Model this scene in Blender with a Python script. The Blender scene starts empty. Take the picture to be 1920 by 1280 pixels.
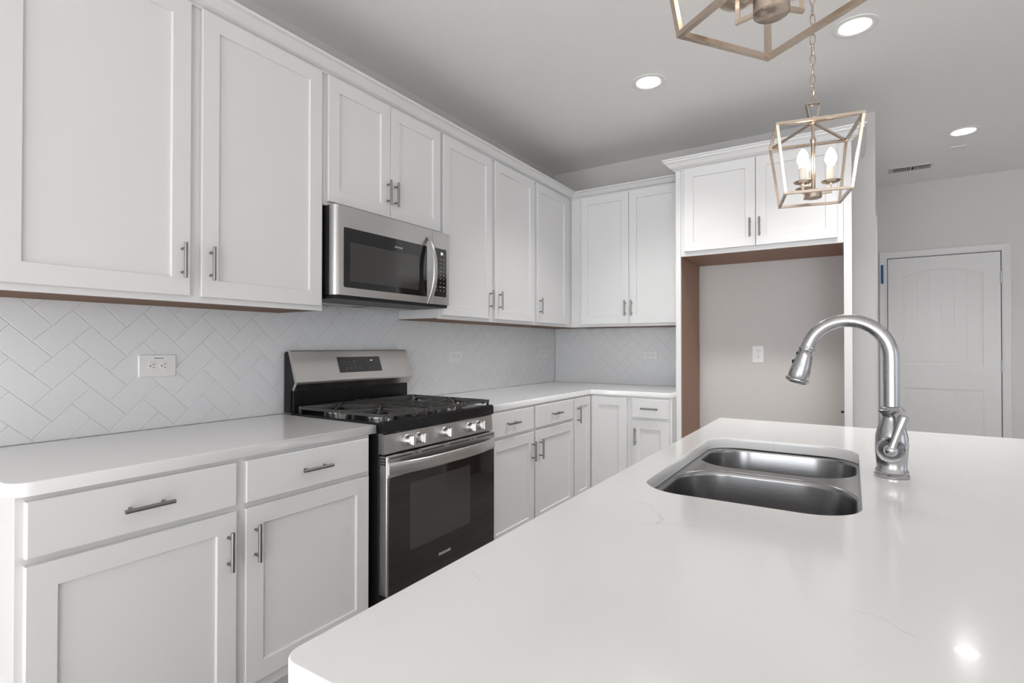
import bpy, bmesh, math, random
from mathutils import Vector, Matrix
random.seed(4)
C = bpy.context.scene.collection
PI = math.pi

# ------------------------------------------------------------------ camera
cam_d = bpy.data.cameras.new('camera'); cam = bpy.data.objects.new('camera', cam_d); C.objects.link(cam)
cam_d.sensor_width = 36.0; cam_d.lens = 987.53 * 36 / 1920; cam_d.clip_start = 0.02
_R = Vector((0.84030547, 0.54211278, 0.00066876)); _U = Vector((0.00398654, -0.00741293, 0.99996458)); _F = Vector((-0.54209854, 0.84027304, 0.00839028))
m = Matrix.Identity(4)
for i in range(3):
    m[i][0] = _R[i]; m[i][1] = _U[i]; m[i][2] = -_F[i]
m[0][3], m[1][3], m[2][3] = 2.24983, 0.0, 1.233268
cam.matrix_world = m
bpy.context.scene.camera = cam
# ------------------------------------------------------------------ colour management, world
vs = bpy.context.scene.view_settings
bpy.context.scene.display_settings.display_device = 'sRGB'
vs.view_transform = 'Standard'; vs.look = 'None'; vs.gamma = 1.0; vs.exposure = -0.05; vs.use_curve_mapping = False
w = bpy.data.worlds.new('world'); bpy.context.scene.world = w; w.use_nodes = True
w.node_tree.nodes['Background'].inputs[0].default_value = (0.75, 0.86, 1.0, 1); w.node_tree.nodes['Background'].inputs[1].default_value = 1.0
# ------------------------------------------------------------------ daylight through the unseen windows, and lamp powers
DAY_REAR, DAY_SIDE, SUN = 6.0, 1.2, 40.0          # radiance scale of the daylight entering each window
CAN_STRENGTH = 25.0; CAN_WATTS = 94.0
BULB_STRENGTH = 14.0
ZC = 2.78                               # ceiling
D = 4.2035                              # back wall
def window_light(name, loc, rot, sx, sy, rad, col):
    L = bpy.data.lights.new(name, 'AREA'); L.shape = 'RECTANGLE'; L.size = sx; L.size_y = sy
    L.energy = rad * sx * sy * PI; L.color = col
    o = bpy.data.objects.new(name, L); o.location = loc; o.rotation_euler = rot; C.objects.link(o)
window_light('window_daylight', (1.35, -4.42, 1.2), (PI/2, 0, 0), 2.1, 2.1, DAY_REAR, (0.96, 0.98, 1.0))
window_light('window_daylight', (4.6, -4.42, 1.25), (PI/2, 0, 0), 2.3, 2.1, DAY_REAR, (0.96, 0.98, 1.0))
window_light('window_daylight', (6.92, 0.6, 1.35), (0, PI/2, 0), 1.7, 1.9, DAY_SIDE, (0.96, 0.98, 1.0))
window_light('window_daylight', (6.92, 4.0, 1.35), (0, PI/2, 0), 1.7, 1.5, DAY_SIDE, (0.96, 0.98, 1.0))

sl_ = bpy.data.lights.new('sun', 'SUN'); sl_.energy = SUN; sl_.angle = 0.02; sl_.color = (0.97, 0.985, 1.0)     # added: its floor patch behind the camera bounces light up to the ceiling
sun = bpy.data.objects.new('sun', sl_); C.objects.link(sun)
sun.rotation_euler = Vector((0.10, 0.90, -0.43)).to_track_quat('-Z', 'Y').to_euler()
# ------------------------------------------------------------------ materials
def mat(name, col, rough=0.5, metal=0.0, coat=0.0, spec=0.5, emit=None, es=0.0, bump=None, aniso=0.0):
    M = bpy.data.materials.new(name); M.use_nodes = True; nt = M.node_tree; b = nt.nodes['Principled BSDF']
    b.inputs['Base Color'].default_value = (*col, 1); b.inputs['Roughness'].default_value = rough
    b.inputs['Metallic'].default_value = metal; b.inputs['Coat Weight'].default_value = coat
    b.inputs['Specular IOR Level'].default_value = spec; b.inputs['Anisotropic'].default_value = aniso
    if emit: b.inputs['Emission Color'].default_value = (*emit, 1); b.inputs['Emission Strength'].default_value = es
    tc = nt.nodes.new('ShaderNodeTexCoord'); n = nt.nodes.new('ShaderNodeTexNoise')
    nt.links.new(tc.outputs['Object'], n.inputs['Vector'])
    sc, st, var, stretch = bump or (60, 0.02, 0.02, (1, 1, 1))
    n.inputs['Scale'].default_value = sc; n.inputs['Detail'].default_value = 4
    mp = nt.nodes.new('ShaderNodeMapping'); mp.inputs['Scale'].default_value = stretch
    nt.links.new(tc.outputs['Object'], mp.inputs['Vector']); nt.links.new(mp.outputs[0], n.inputs['Vector'])
    mr = nt.nodes.new('ShaderNodeMapRange'); nt.links.new(n.outputs['Fac'], mr.inputs['Value'])
    mr.inputs['To Min'].default_value = max(0.01, rough - var); mr.inputs['To Max'].default_value = min(1, rough + var)
    nt.links.new(mr.outputs[0], b.inputs['Roughness'])
    if st > 0:
        bp = nt.nodes.new('ShaderNodeBump'); bp.inputs['Strength'].default_value = st; bp.inputs['Distance'].default_value = 0.002
        nt.links.new(n.outputs['Fac'], bp.inputs['Height']); nt.links.new(bp.outputs[0], b.inputs['Normal'])
    return M
CAB = mat('white_cabinet_paint', (0.715, 0.715, 0.715), 0.42, bump=(40, 0.03, 0.05, (1, 1, 1)))
TRIM = mat('white_trim_paint', (0.66, 0.655, 0.65), 0.4)
WALL = mat('greige_wall_paint', (0.62, 0.605, 0.59), 0.85, bump=(220, 0.25, 0.05, (1, 1, 1)))
CEIL = mat('ceiling_paint', (0.86, 0.85, 0.84), 0.9, bump=(120, 0.35, 0.05, (1, 1, 1)))
TILE = mat('white_ceramic_tile', (0.72, 0.735, 0.75), 0.34, bump=(12, 0.05, 0.03, (1, 1, 1)))
GROUT = mat('white_grout', (0.74, 0.75, 0.76), 0.9)
STEEL = mat('brushed_stainless_steel', (0.55, 0.54, 0.53), 0.30, 1.0, bump=(30, 0.008, 0.05, (30, 0.6, 30)), aniso=0.4)
SINKM = mat('satin_sink_steel', (0.33, 0.33, 0.335), 0.23, 1.0, bump=(25, 0.01, 0.05, (1, 1, 20)), aniso=0.3)
FAUC = mat('brushed_nickel_faucet', (0.43, 0.43, 0.44), 0.26, 1.0, bump=(60, 0.01, 0.05, (1, 1, 15)))
NICK = mat('satin_nickel_pull', (0.27, 0.265, 0.26), 0.34, 1.0, bump=(60, 0.0, 0.04, (1, 1, 1)))
BRASS = mat('champagne_nickel', (0.50, 0.42, 0.35), 0.28, 1.0, bump=(60, 0.0, 0.03, (1, 1, 1)))
BLACK = mat('black_enamel', (0.008, 0.008, 0.009), 0.22, spec=0.35, bump=(20, 0.02, 0.04, (1, 1, 1)))
GLASS = mat('black_glass', (0.010, 0.010, 0.011), 0.06, coat=0.3, bump=(8, 0.0, 0.02, (1, 1, 1)))
GLASS2 = mat('oven_window_glass', (0.050, 0.049, 0.048), 0.10, bump=(8, 0.0, 0.03, (1, 1, 1)))
DARK = mat('dark_slot', (0.004, 0.004, 0.004), 0.8)
IRON = mat('cast_iron', (0.060, 0.058, 0.056), 0.45, bump=(150, 0.4, 0.1, (1, 1, 1)))
SIDEM = mat('black_painted_side', (0.012, 0.012, 0.013), 0.4, spec=0.3)
PLAST = mat('white_outlet_plastic', (0.78, 0.78, 0.77), 0.35)
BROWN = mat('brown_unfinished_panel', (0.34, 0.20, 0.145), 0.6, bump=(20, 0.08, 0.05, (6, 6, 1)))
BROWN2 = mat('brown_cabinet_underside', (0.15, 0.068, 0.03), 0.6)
CREAM = mat('cream_candle_sleeve', (0.80, 0.76, 0.68), 0.5)
PRINT = mat('pale_print', (0.62, 0.62, 0.62), 0.5)
TAPE = mat('blue_tape', (0.015, 0.10, 0.26), 0.7)
ALU = mat('polished_burner_ring', (0.75, 0.75, 0.75), 0.2, 1.0)
KNOB = mat('bright_steel_knob', (0.80, 0.80, 0.80), 0.30, 1.0)
HINGE = mat('hinge_metal', (0.45, 0.45, 0.45), 0.35, 1.0)
BULB = mat('lit_bulb', (1, 0.9, 0.75), 0.2, emit=(1.0, 0.86, 0.68), es=BULB_STRENGTH)
LENS = mat('lit_lens', (1, 1, 1), 0.4, emit=(1.0, 0.985, 0.965), es=CAN_STRENGTH)
CLOCK = mat('display_digits', (1, 1, 1), 0.4, emit=(0.9, 0.95, 1.0), es=1.2)
# quartz
QTZ = mat('white_quartz', (0.78, 0.785, 0.79), 0.13, coat=0.15)
def quartz():
    nt = QTZ.node_tree; b = nt.nodes['Principled BSDF']; N = nt.nodes.new; L = nt.links.new
    for l in list(b.inputs['Normal'].links): nt.links.remove(l)
    tc = N('ShaderNodeTexCoord')
    n1 = N('ShaderNodeTexNoise'); n1.inputs['Scale'].default_value = 3.2; n1.inputs['Detail'].default_value = 5; L(tc.outputs['Object'], n1.inputs['Vector'])
    mx = N('ShaderNodeVectorMath'); mx.operation = 'SCALE'; mx.inputs['Scale'].default_value = 0.35
    L(n1.outputs['Color'], mx.inputs[0]); ad = N('ShaderNodeVectorMath'); ad.operation = 'ADD'
    L(tc.outputs['Object'], ad.inputs[0]); L(mx.outputs[0], ad.inputs[1])
    v = N('ShaderNodeTexVoronoi'); v.feature = 'DISTANCE_TO_EDGE'; v.inputs['Scale'].default_value = 5.0; L(ad.outputs[0], v.inputs['Vector'])
    r = N('ShaderNodeMapRange'); r.inputs['From Min'].default_value = 0.0; r.inputs['From Max'].default_value = 0.012; r.inputs['To Min'].default_value = 1; r.inputs['To Max'].default_value = 0
    L(v.outputs['Distance'], r.inputs['Value'])
    n2 = N('ShaderNodeTexNoise'); n2.inputs['Scale'].default_value = 7.0; n2.inputs['Detail'].default_value = 3; L(tc.outputs['Object'], n2.inputs['Vector'])
    r2 = N('ShaderNodeMapRange'); r2.inputs['From Min'].default_value = 0.58; r2.inputs['From Max'].default_value = 0.68; L(n2.outputs['Fac'], r2.inputs['Value'])
    mu = N('ShaderNodeMath'); mu.operation = 'MULTIPLY'; L(r.outputs[0], mu.inputs[0]); L(r2.outputs[0], mu.inputs[1])
    mu2 = N('ShaderNodeMath'); mu2.operation = 'MULTIPLY'; mu2.inputs[1].default_value = 0.28; L(mu.outputs[0], mu2.inputs[0])
    mix = N('ShaderNodeMix'); mix.data_type = 'RGBA'; mix.inputs[6].default_value = (0.86, 0.86, 0.86, 1); mix.inputs[7].default_value = (0.40, 0.39, 0.38, 1)
    L(mu2.outputs[0], mix.inputs[0]); L(mix.outputs[2], b.inputs['Base Color'])
quartz()
# wood floor
FLOOR = mat('brown_plank_floor', (0.16, 0.12, 0.095), 0.35)
def planks():
    nt = FLOOR.node_tree; b = nt.nodes['Principled BSDF']; N = nt.nodes.new; L = nt.links.new
    tc = N('ShaderNodeTexCoord'); mp = N('ShaderNodeMapping'); mp.inputs['Rotation'].default_value = (0, 0, PI/2); L(tc.outputs['Object'], mp.inputs['Vector'])
    br = N('ShaderNodeTexBrick'); br.inputs['Scale'].default_value = 1.0; br.inputs['Brick Width'].default_value = 1.3; br.inputs['Row Height'].default_value = 0.14
    br.inputs['Mortar Size'].default_value = 0.002; br.inputs['Color1'].default_value = (0.50, 0.46, 0.43, 1); br.inputs['Color2'].default_value = (0.36, 0.33, 0.30, 1); br.inputs['Mortar'].default_value = (0.03, 0.02, 0.02, 1)
    L(mp.outputs[0], br.inputs['Vector'])
    n = N('ShaderNodeTexNoise'); n.inputs['Scale'].default_value = 4; n.inputs['Detail'].default_value = 8
    m2 = N('ShaderNodeMapping'); m2.inputs['Scale'].default_value = (12, 1, 1); L(tc.outputs['Object'], m2.inputs['Vector']); L(m2.outputs[0], n.inputs['Vector'])
    mix = N('ShaderNodeMix'); mix.data_type = 'RGBA'; mix.blend_type = 'MULTIPLY'; mix.inputs[0].default_value = 0.6
    L(br.outputs['Color'], mix.inputs[6]); L(n.outputs['Fac'], mix.inputs[7]); L(mix.outputs[2], b.inputs['Base Color'])
planks()

# ------------------------------------------------------------------ helpers
def rrect(x0, x1, y0, y1, r, seg=8):
    pts = []
    for cx, cy, a0 in ((x1-r, y1-r, 0), (x0+r, y1-r, PI/2), (x0+r, y0+r, PI), (x1-r, y0+r, 1.5*PI)):
        for k in range(seg+1):
            a = a0 + PI/2*k/seg; pts.append((cx + r*math.cos(a), cy + r*math.sin(a)))
    return pts
class MB:
    """collects shapes into one mesh; f maps local to world coordinates"""
    def __init__(s, f=None): s.bm = bmesh.new(); s.f = f or (lambda p: p)
    def v(s, p): return s.bm.verts.new(s.f(p))
    def box(s, x0, x1, y0, y1, z0, z1, bev=0.0, seg=2):
        vs_ = [s.v((x, y, z)) for x in (x0, x1) for y in (y0, y1) for z in (z0, z1)]
        fs = [s.bm.faces.new([vs_[i] for i in q]) for q in ((0,1,3,2),(4,6,7,5),(0,4,5,1),(2,3,7,6),(0,2,6,4),(1,5,7,3))]
        bmesh.ops.recalc_face_normals(s.bm, faces=fs)
        if bev > 0:
            es = list({e for f in fs for e in f.edges})
            bmesh.ops.bevel(s.bm, geom=es, offset=bev, segments=seg, profile=0.5, affect='EDGES')
        return s
    def loft(s, rings, cap0=True, cap1=True, closed=True):
        R = [[s.v(p) for p in r] for r in rings]; n = len(R[0])
        for a, b in zip(R, R[1:]):
            for i in range(n if closed else n-1):
                j = (i+1) % n; s.bm.faces.new((a[i], a[j], b[j], b[i]))
        if cap0: s.bm.faces.new(R[0])
        if cap1: s.bm.faces.new(list(reversed(R[-1])))
        return s
    def prism(s, poly, a0, a1, fn):
        """poly 2-D, extruded from a0 to a1; fn(p, q, a) -> point"""
        return s.loft([[fn(p, q, a0) for p, q in poly], [fn(p, q, a1) for p, q in poly]])
    def cyl(s, p0, p1, r0, r1=None, seg=24, caps=True):
        r1 = r0 if r1 is None else r1; p0, p1 = Vector(p0), Vector(p1); d = (p1-p0).normalized()
        a = Vector((0, 0, 1)) if abs(d.z) < .9 else Vector((1, 0, 0)); u = d.cross(a).normalized(); w_ = d.cross(u)
        rg = lambda p, r: [tuple(p + u*r*math.cos(2*PI*k/seg) + w_*r*math.sin(2*PI*k/seg)) for k in range(seg)]
        return s.loft([rg(p0, r0), rg(p1, r1)], caps, caps)
    def lathe(s, prof, origin=(0,0,0), axis=(0,0,1), seg=40, caps=True):
        """prof: (radius, height) pairs along axis"""
        d = Vector(axis).normalized(); o = Vector(origin); a = Vector((0, 0, 1)) if abs(d.z) < .9 else Vector((1, 0, 0))
        u = d.cross(a).normalized(); w_ = d.cross(u)
        return s.loft([[tuple(o + d*h + (u*math.cos(2*PI*k/seg) + w_*math.sin(2*PI*k/seg))*max(r, 1e-4)) for k in range(seg)] for r, h in prof], caps, caps)
    def tube(s, path, r, seg=16, closed=False, ry=None, up=None, caps=True):
        P = [Vector(p) for p in path]; n = len(P); rings = []
        rr = r if isinstance(r, (list, tuple)) else [r]*n
        prev = None
        for i, p in enumerate(P):
            if closed: t = (P[(i+1) % n] - P[i-1]).normalized()
            else: t = (P[min(i+1, n-1)] - P[max(i-1, 0)]).normalized()
            if up is not None: u = Vector(up); u = (u - t*u.dot(t)).normalized()
            elif prev is None:
                a = Vector((0, 0, 1)) if abs(t.z) < .9 else Vector((1, 0, 0)); u = t.cross(a).normalized()
            else: u = (prev - t*prev.dot(t)).normalized()
            prev = u; w_ = t.cross(u); ryy = (ry if ry else rr[i])
            rings.append([tuple(p + u*rr[i]*math.cos(2*PI*k/seg) + w_*ryy*math.sin(2*PI*k/seg)) for k in range(seg)])
        if closed: rings.append(rings[0])
        s.loft(rings, caps and not closed, caps and not closed)
        if closed: bmesh.ops.remove_doubles(s.bm, verts=s.bm.verts, dist=1e-6)
        return s
    def bar(s, p0, p1, w_, h=None, up=(0,0,1), bev=0.0):
        """square bar between two points"""
        h = h or w_; p0, p1 = Vector(p0), Vector(p1); d = (p1-p0).normalized(); u = Vector(up)
        if abs(u.dot(d)) > .99: u = Vector((1, 0, 0))
        a = d.cross(u).normalized(); b = a.cross(d)
        rg = lambda p: [tuple(p + a*x*w_/2 + b*y*h/2) for x, y in ((-1,-1),(1,-1),(1,1),(-1,1))]
        return s.loft([rg(p0), rg(p1)])
    def build(s, name, material, parent=None, smooth=False, org=None):
        bmesh.ops.recalc_face_normals(s.bm, faces=s.bm.faces)
        r = parent
        while r is not None and r.parent is not None: r = r.parent
        off = Vector(r.location) if r is not None else (Vector(org) if org else Vector((0, 0, 0)))
        for v_ in s.bm.verts: v_.co -= off
        me = bpy.data.meshes.new(name); s.bm.to_mesh(me); s.bm.free()
        me.materials.append(material)
        o = bpy.data.objects.new(name, me); C.objects.link(o)
        if smooth:
            me.shade_smooth()
            try: me.set_sharp_from_angle(angle=math.radians(40))
            except Exception: pass
        if parent is not None: o.parent = parent
        elif org: o.location = org
        return o
def thing(name, label, cat, loc=(0,0,0), group=None):
    o = bpy.data.objects.new(name, None); o.location = loc; o.empty_display_size = 0.05; C.objects.link(o)
    o['label'] = label; o['category'] = cat
    if group: o['group'] = group
    return o
def tag(o, label, cat, group=None):
    o['label'] = label; o['category'] = cat
    if group: o['group'] = group
    return o
def struct(o, label=None):
    o['kind'] = 'structure'
    if label: o['label'] = label
    return o
def curve_plate(name, loops, z0, z1, bev, material, parent=None, segb=2):
    """flat slab from closed outlines (first outer, others holes) with eased edges"""
    cu = bpy.data.curves.new(name, 'CURVE'); cu.dimensions = '2D'; cu.fill_mode = 'BOTH'
    off = Vector((0, 0, 0)); r = parent
    while r is not None and r.parent is not None: r = r.parent
    if r is not None: off = Vector(r.location)
    for lp in loops:
        sp = cu.splines.new('POLY'); sp.points.add(len(lp)-1); sp.use_cyclic_u = True
        for k, (x, y) in enumerate(lp): sp.points[k].co = (x-off.x, y-off.y, 0, 1)
    cu.extrude = (z1-z0)/2 - bev; cu.bevel_depth = bev; cu.bevel_resolution = segb; cu.offset = -bev
    t = bpy.data.objects.new(name, cu); C.objects.link(t)
    bpy.context.view_layer.update()
    me = bpy.data.meshes.new_from_object(t.evaluated_get(bpy.context.evaluated_depsgraph_get()))
    bpy.data.objects.remove(t)
    for v_ in me.vertices: v_.co.z += (z0+z1)/2 - off.z
    me.materials.clear(); me.materials.append(material); me.name = name
    o = bpy.data.objects.new(name, me); C.objects.link(o)
    if parent is not None: o.parent = parent
    return o
def text(name, body, size, loc, X, Y, material, parent, depth=0.0004, align='CENTER'):
    cu = bpy.data.curves.new(name, 'FONT'); cu.body = body; cu.size = size; cu.extrude = depth; cu.align_x = align; cu.align_y = 'CENTER'
    t = bpy.data.objects.new(name, cu); C.objects.link(t); bpy.context.view_layer.update()
    me = bpy.data.meshes.new_from_object(t.evaluated_get(bpy.context.evaluated_depsgraph_get()))
    bpy.data.objects.remove(t)
    X = Vector(X).normalized(); Y = Vector(Y).normalized(); Z = X.cross(Y)
    r = parent
    while r.parent is not None: r = r.parent
    M = Matrix((( X.x, Y.x, Z.x, loc[0]-r.location.x), (X.y, Y.y, Z.y, loc[1]-r.location.y), (X.z, Y.z, Z.z, loc[2]-r.location.z), (0,0,0,1)))
    me.transform(M); me.materials.clear(); me.materials.append(material); me.name = name
    o = bpy.data.objects.new(name, me); C.objects.link(o); o.parent = parent
    return o
LEFT = lambda p: (p[1], p[0], p[2])          # local (u along wall, n out of wall, z)
BACK = lambda p: (p[0], D - p[1], p[2])

# ------------------------------------------------------------------ room shell
XR, YR, YF = 7.0, -4.5, 6.255
struct(MB().box(-0.1, XR+.1, YR-.1, YF+.1, -0.1, 0).build('floor', FLOOR))
struct(MB().box(-0.1, XR+.1, YR-.1, YF+.1, ZC, ZC+.1).build('ceiling', CEIL))
WT = 0.008                                     # tile stands this far off the plaster
wl = struct(MB().box(-0.12, -WT, YR, D+.12, 0, ZC).build('wall_left', WALL))
wb = struct(MB().box(-WT, 2.385, D+WT, D+.12, 0, ZC).build('wall_back', WALL))
struct(MB().box(2.265, 2.385, D+.12, YF, 0, ZC).build('wall_hall', WALL))
struct(MB().box(2.265, XR, YF, YF+.1, 0, ZC).build('wall_far', WALL))
def wall_with_holes(name, u0, u1, holes, fn, material):
    """holes: (u0,u1,z0,z1) left to right"""
    b = MB(); cur = u0
    for a, c, z0, z1 in holes:
        b.prism([(cur, 0), (a, 0), (a, ZC), (cur, ZC)], 0, 1, fn)
        b.prism([(a, 0), (c, 0), (c, z0), (a, z0)], 0, 1, fn)
        b.prism([(a, z1), (c, z1), (c, ZC), (a, ZC)], 0, 1, fn); cur = c
    b.prism([(cur, 0), (u1, 0), (u1, ZC), (cur, ZC)], 0, 1, fn)
    return struct(b.build(name, material))
wall_with_holes('wall_rear', 0, XR, [(0.3, 2.4, 0.15, 2.25), (3.45, 5.75, 0.2, 2.3)], lambda p, q, a: (p, YR - .1*a, q), WALL)
wall_with_holes('wall_right', YR, YF, [(-0.35, 1.55, 0.5, 2.2), (3.25, 4.75, 0.5, 2.2)], lambda p, q, a: (XR + .1*a, p, q), WALL)
def window(n, fn, u0, u1, z0, z1):
    b = MB(fn); t = .05
    b.box(u0-.06, u0, -.02, .03, z0-.06, z1+.06); b.box(u1, u1+.06, -.02, .03, z0-.06, z1+.06)
    b.box(u0, u1, -.02, .03, z1, z1+.06); b.box(u0, u1, -.03, .03, z0-.06, z0)
    b.box((u0+u1)/2-.02, (u0+u1)/2+.02, -.02, .02, z0, z1); b.box(u0, u1, -.02, .02, (z0+z1)/2-.02, (z0+z1)/2+.02)
    struct(b.build('window_%d' % n, TRIM))
window(1, lambda p: (p[0], YR+.03-p[1], p[2]), 0.3, 2.4, 0.15, 2.25)  # unseen window, widened to send more light along the aisle
window(2, lambda p: (p[0], YR+.03-p[1], p[2]), 3.45, 5.75, 0.2, 2.3)
window(3, lambda p: (XR-.03+p[1], p[0], p[2]), -0.35, 1.55, 0.5, 2.2)
window(4, lambda p: (XR-.03+p[1], p[0], p[2]), 3.25, 4.75, 0.5, 2.2)
# baseboards
def board(name, u0, u1, fn):
    b = MB(fn); b.prism([(0, 0), (.014, 0), (.014, .10), (.008, .125), (0, .125)], u0, u1, lambda p, q, a: (a, p, q)); struct(b.build(name, TRIM))
board('baseboard_hall', 4.33, 6.24, lambda p: (2.385+p[1], p[0], p[2]))
board('baseboard_far', 3.43, 6.98, lambda p: (p[0], YF-p[1], p[2]))
board('baseboard_right', -4.4, 6.2, lambda p: (XR-p[1], p[0], p[2]))
board('baseboard_left', -4.4, 0.38, lambda p: (-WT+p[1], p[0], p[2]))
# cased opening seen edge-on on the hall wall
b = MB(); b.box(2.385, 2.414, 4.78, 4.84, 0.0, 2.21, .002); b.box(2.385, 2.414, 5.60, 5.66, 0.0, 2.21, .002); b.box(2.385, 2.414, 4.84, 5.60, 2.15, 2.21, .002)
struct(b.build('trim_1', TRIM))

# ------------------------------------------------------------------ herringbone tile
def clip(poly, rect):
    x0, x1, y0, y1 = rect
    def cl(P, ins, inter):
        out = []
        for i in range(len(P)):
            a, b_ = P[i-1], P[i]
            if ins(b_):
                if not ins(a): out.append(inter(a, b_))
                out.append(b_)
            elif ins(a): out.append(inter(a, b_))
        return out
    for k, val, sg in ((0, x0, 1), (0, x1, -1), (1, y0, 1), (1, y1, -1)):
        if not poly: return []
        poly = cl(poly, lambda p: sg*(p[k]-val) > 1e-9, lambda a, b_: tuple(a[i] + (b_[i]-a[i])*(val-a[k])/(b_[k]-a[k]) for i in (0, 1)))
    return poly
def inset(P, d):
    n = len(P); out = []
    for i in range(n):
        a, b_, c = Vector(P[i-1]), Vector(P[i]), Vector(P[(i+1) % n])
        e1 = (b_-a).normalized(); e2 = (c-b_).normalized(); n1 = Vector((-e1.y, e1.x)); n2 = Vector((-e2.y, e2.x))
        k = 1 + n1.dot(n2)
        if k < .15: return None
        out.append(tuple(b_ + (n1+n2)*d/k))
    return out
def area(P): return sum(P[i-1][0]*P[i][1]-P[i][0]*P[i-1][1] for i in range(len(P)))/2
def herringbone(rects, u_off, fn, parent):
    W = 0.076; S = W/math.sqrt(2); y0, z0 = u_off, 0.979
    t, g = MB(fn), MB(fn)
    for (a, b_, c, d) in rects: g.box(a, b_, -WT+.0002, -.0020, c, d)
    U1 = max(r[1] for r in rects); U0 = min(r[0] for r in rects)
    for i in range(-80, 90):
        for j in range(-6, 30):
            px, py = i + 2*j, i - 2*j
            cu = (px-py)*S + y0; cz = (px+py)*S + z0
            if cu < U0-.4 or cu > U1+.4 or cz < .4 or cz > 1.9: continue
            for (ax, ay, w_, h_) in ((0, 0, 2, 1), (2, -1, 1, 2)):
                q = [(px+ax, py+ay), (px+ax+w_, py+ay), (px+ax+w_, py+ay+h_), (px+ax, py+ay+h_)]
                P = [((p-r)*S + y0, (p+r)*S + z0) for p, r in q]
                if area(P) < 0: P.reverse()
                for r in rects:
                    Q = clip(P, r)
                    Q = [Q[k] for k in range(len(Q)) if (Vector(Q[k])-Vector(Q[k-1])).length > 1e-4] if Q else Q
                    if len(Q) < 3 or area(Q) < 1.5e-4: continue
                    A = inset(Q, .0007); B = inset(Q, .0021)
                    if not A or not B or area(B) <= 0: continue
                    t.loft([[(p, -.0022, q_) for p, q_ in A], [(p, -.0012, q_) for p, q_ in A], [(p, 0, q_) for p, q_ in B]], False, True)
    o = t.build('backsplash_tiles', TILE, parent); g.build('backsplash_grout', GROUT, parent)
    return o
herringbone([(0.40, D-.001, 0.9145, 1.4430)], 0.435, LEFT, wl)
herringbone([(0.0005, 1.2275, 0.9145, 1.3848)], 0.40, BACK, wb)

# ------------------------------------------------------------------ cabinet makers
def shaker(fn, root, u0, u1, z0, z1, n1, mat_=None, st=.060, name='door'):
    b = MB(fn); r = lambda d, n, e=0: [(u0+d, n, z0+d), (u1-d, n, z0+d), (u1-d, n, z1-d), (u0+d, n, z1-d)]
    b.loft([r(0, n1-.019), r(0, n1-.0015), r(.0015, n1), r(st-.001, n1), r(st+.0005, n1-.0015), r(st+.0015, n1-.009)])
    return b.build(name, mat_ or CAB, root)
def slab_front(fn, root, u0, u1, z0, z1, n1, name='drawer_front'):
    b = MB(fn); r = lambda d, n: [(u0+d, n, z0+d), (u1-d, n, z0+d), (u1-d, n, z1-d), (u0+d, n, z1-d)]
    b.loft([r(0, n1-.019), r(0, n1-.003), r(.003, n1)])
    return b.build(name, CAB, root)
def pull(fn, parent, u, z, n, vertical=True, L=.120):
    b = MB(fn); h = L/2; nb = n + .028
    if vertical:
        b.cyl((u, nb, z-h), (u, nb, z+h), .0058)
        for s in (-.04, .04): b.cyl((u, n-.001, z+s), (u, nb, z+s), .0045, seg=16)
    else:
        b.cyl((u-h, nb, z), (u+h, nb, z), .0058)
        for s in (-.04, .04): b.cyl((u+s, n-.001, z), (u+s, nb, z), .0045, seg=16)
    return b.build('handle', NICK, parent, smooth=True)
UB, UT = 1.385, 2.44
XU, XB = .3331, .6374
def upper(label, fn, u0, u1, doors, zb=UB, zdb=1.4052, zdt=2.4206, fu0=None):
    """doors: (u0,u1,handle_u)"""
    cx = fn(((u0+u1)/2, .15, zb))
    t = thing('upper_cabinet', label, 'cabinet', cx, 'white shaker upper cabinets')
    n1 = XU-.019
    b = MB(fn); b.box(u0+.0003, u1-.0003, .001, n1-.019, zb+.0045, UT)
    b.build('body', CAB, t)
    f = MB(fn); a0 = fu0 if fu0 is not None else u0+.0003; f.box(a0, u1-.0003, n1-.019, n1-.0003, zb, UT, .0006, 1); f.build('face_frame', CAB, t)
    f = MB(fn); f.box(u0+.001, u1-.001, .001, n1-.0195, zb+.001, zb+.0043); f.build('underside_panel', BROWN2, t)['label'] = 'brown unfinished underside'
    for d0, d1, h in doors:
        d = shaker(fn, t, d0, d1, zdb, zdt, XU)
        pull(fn, d, h, zdb+.118, XU)
    return t
upper('long white upper cabinet at the left end, beside the microwave', LEFT, .403, 1.4767, [(.424, .9239, .896), (.9611, 1.4602, .991)])
upper('short white upper cabinet above the microwave', LEFT, 1.4767, 2.2507, [(1.4929, 1.8595, 1.838), (1.8633, 2.2385, 1.888)], zb=1.849, zdb=1.866)
upper('white upper cabinet with two doors just right of the microwave', LEFT, 2.2507, 3.2907, [(2.2629, 2.7341, 2.714), (2.7748, 3.2705, 2.816)])
upper('single-door white upper cabinet on the left wall beside the inside corner', LEFT, 3.2907, D-.004, [(3.3108, 3.7992, 3.341)])
upper('white upper cabinet with two doors on the back wall beside the fridge alcove', BACK, XU-.017, 1.2272, [(.4157, .8145, .790), (.8175, 1.2175, .841)])

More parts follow.
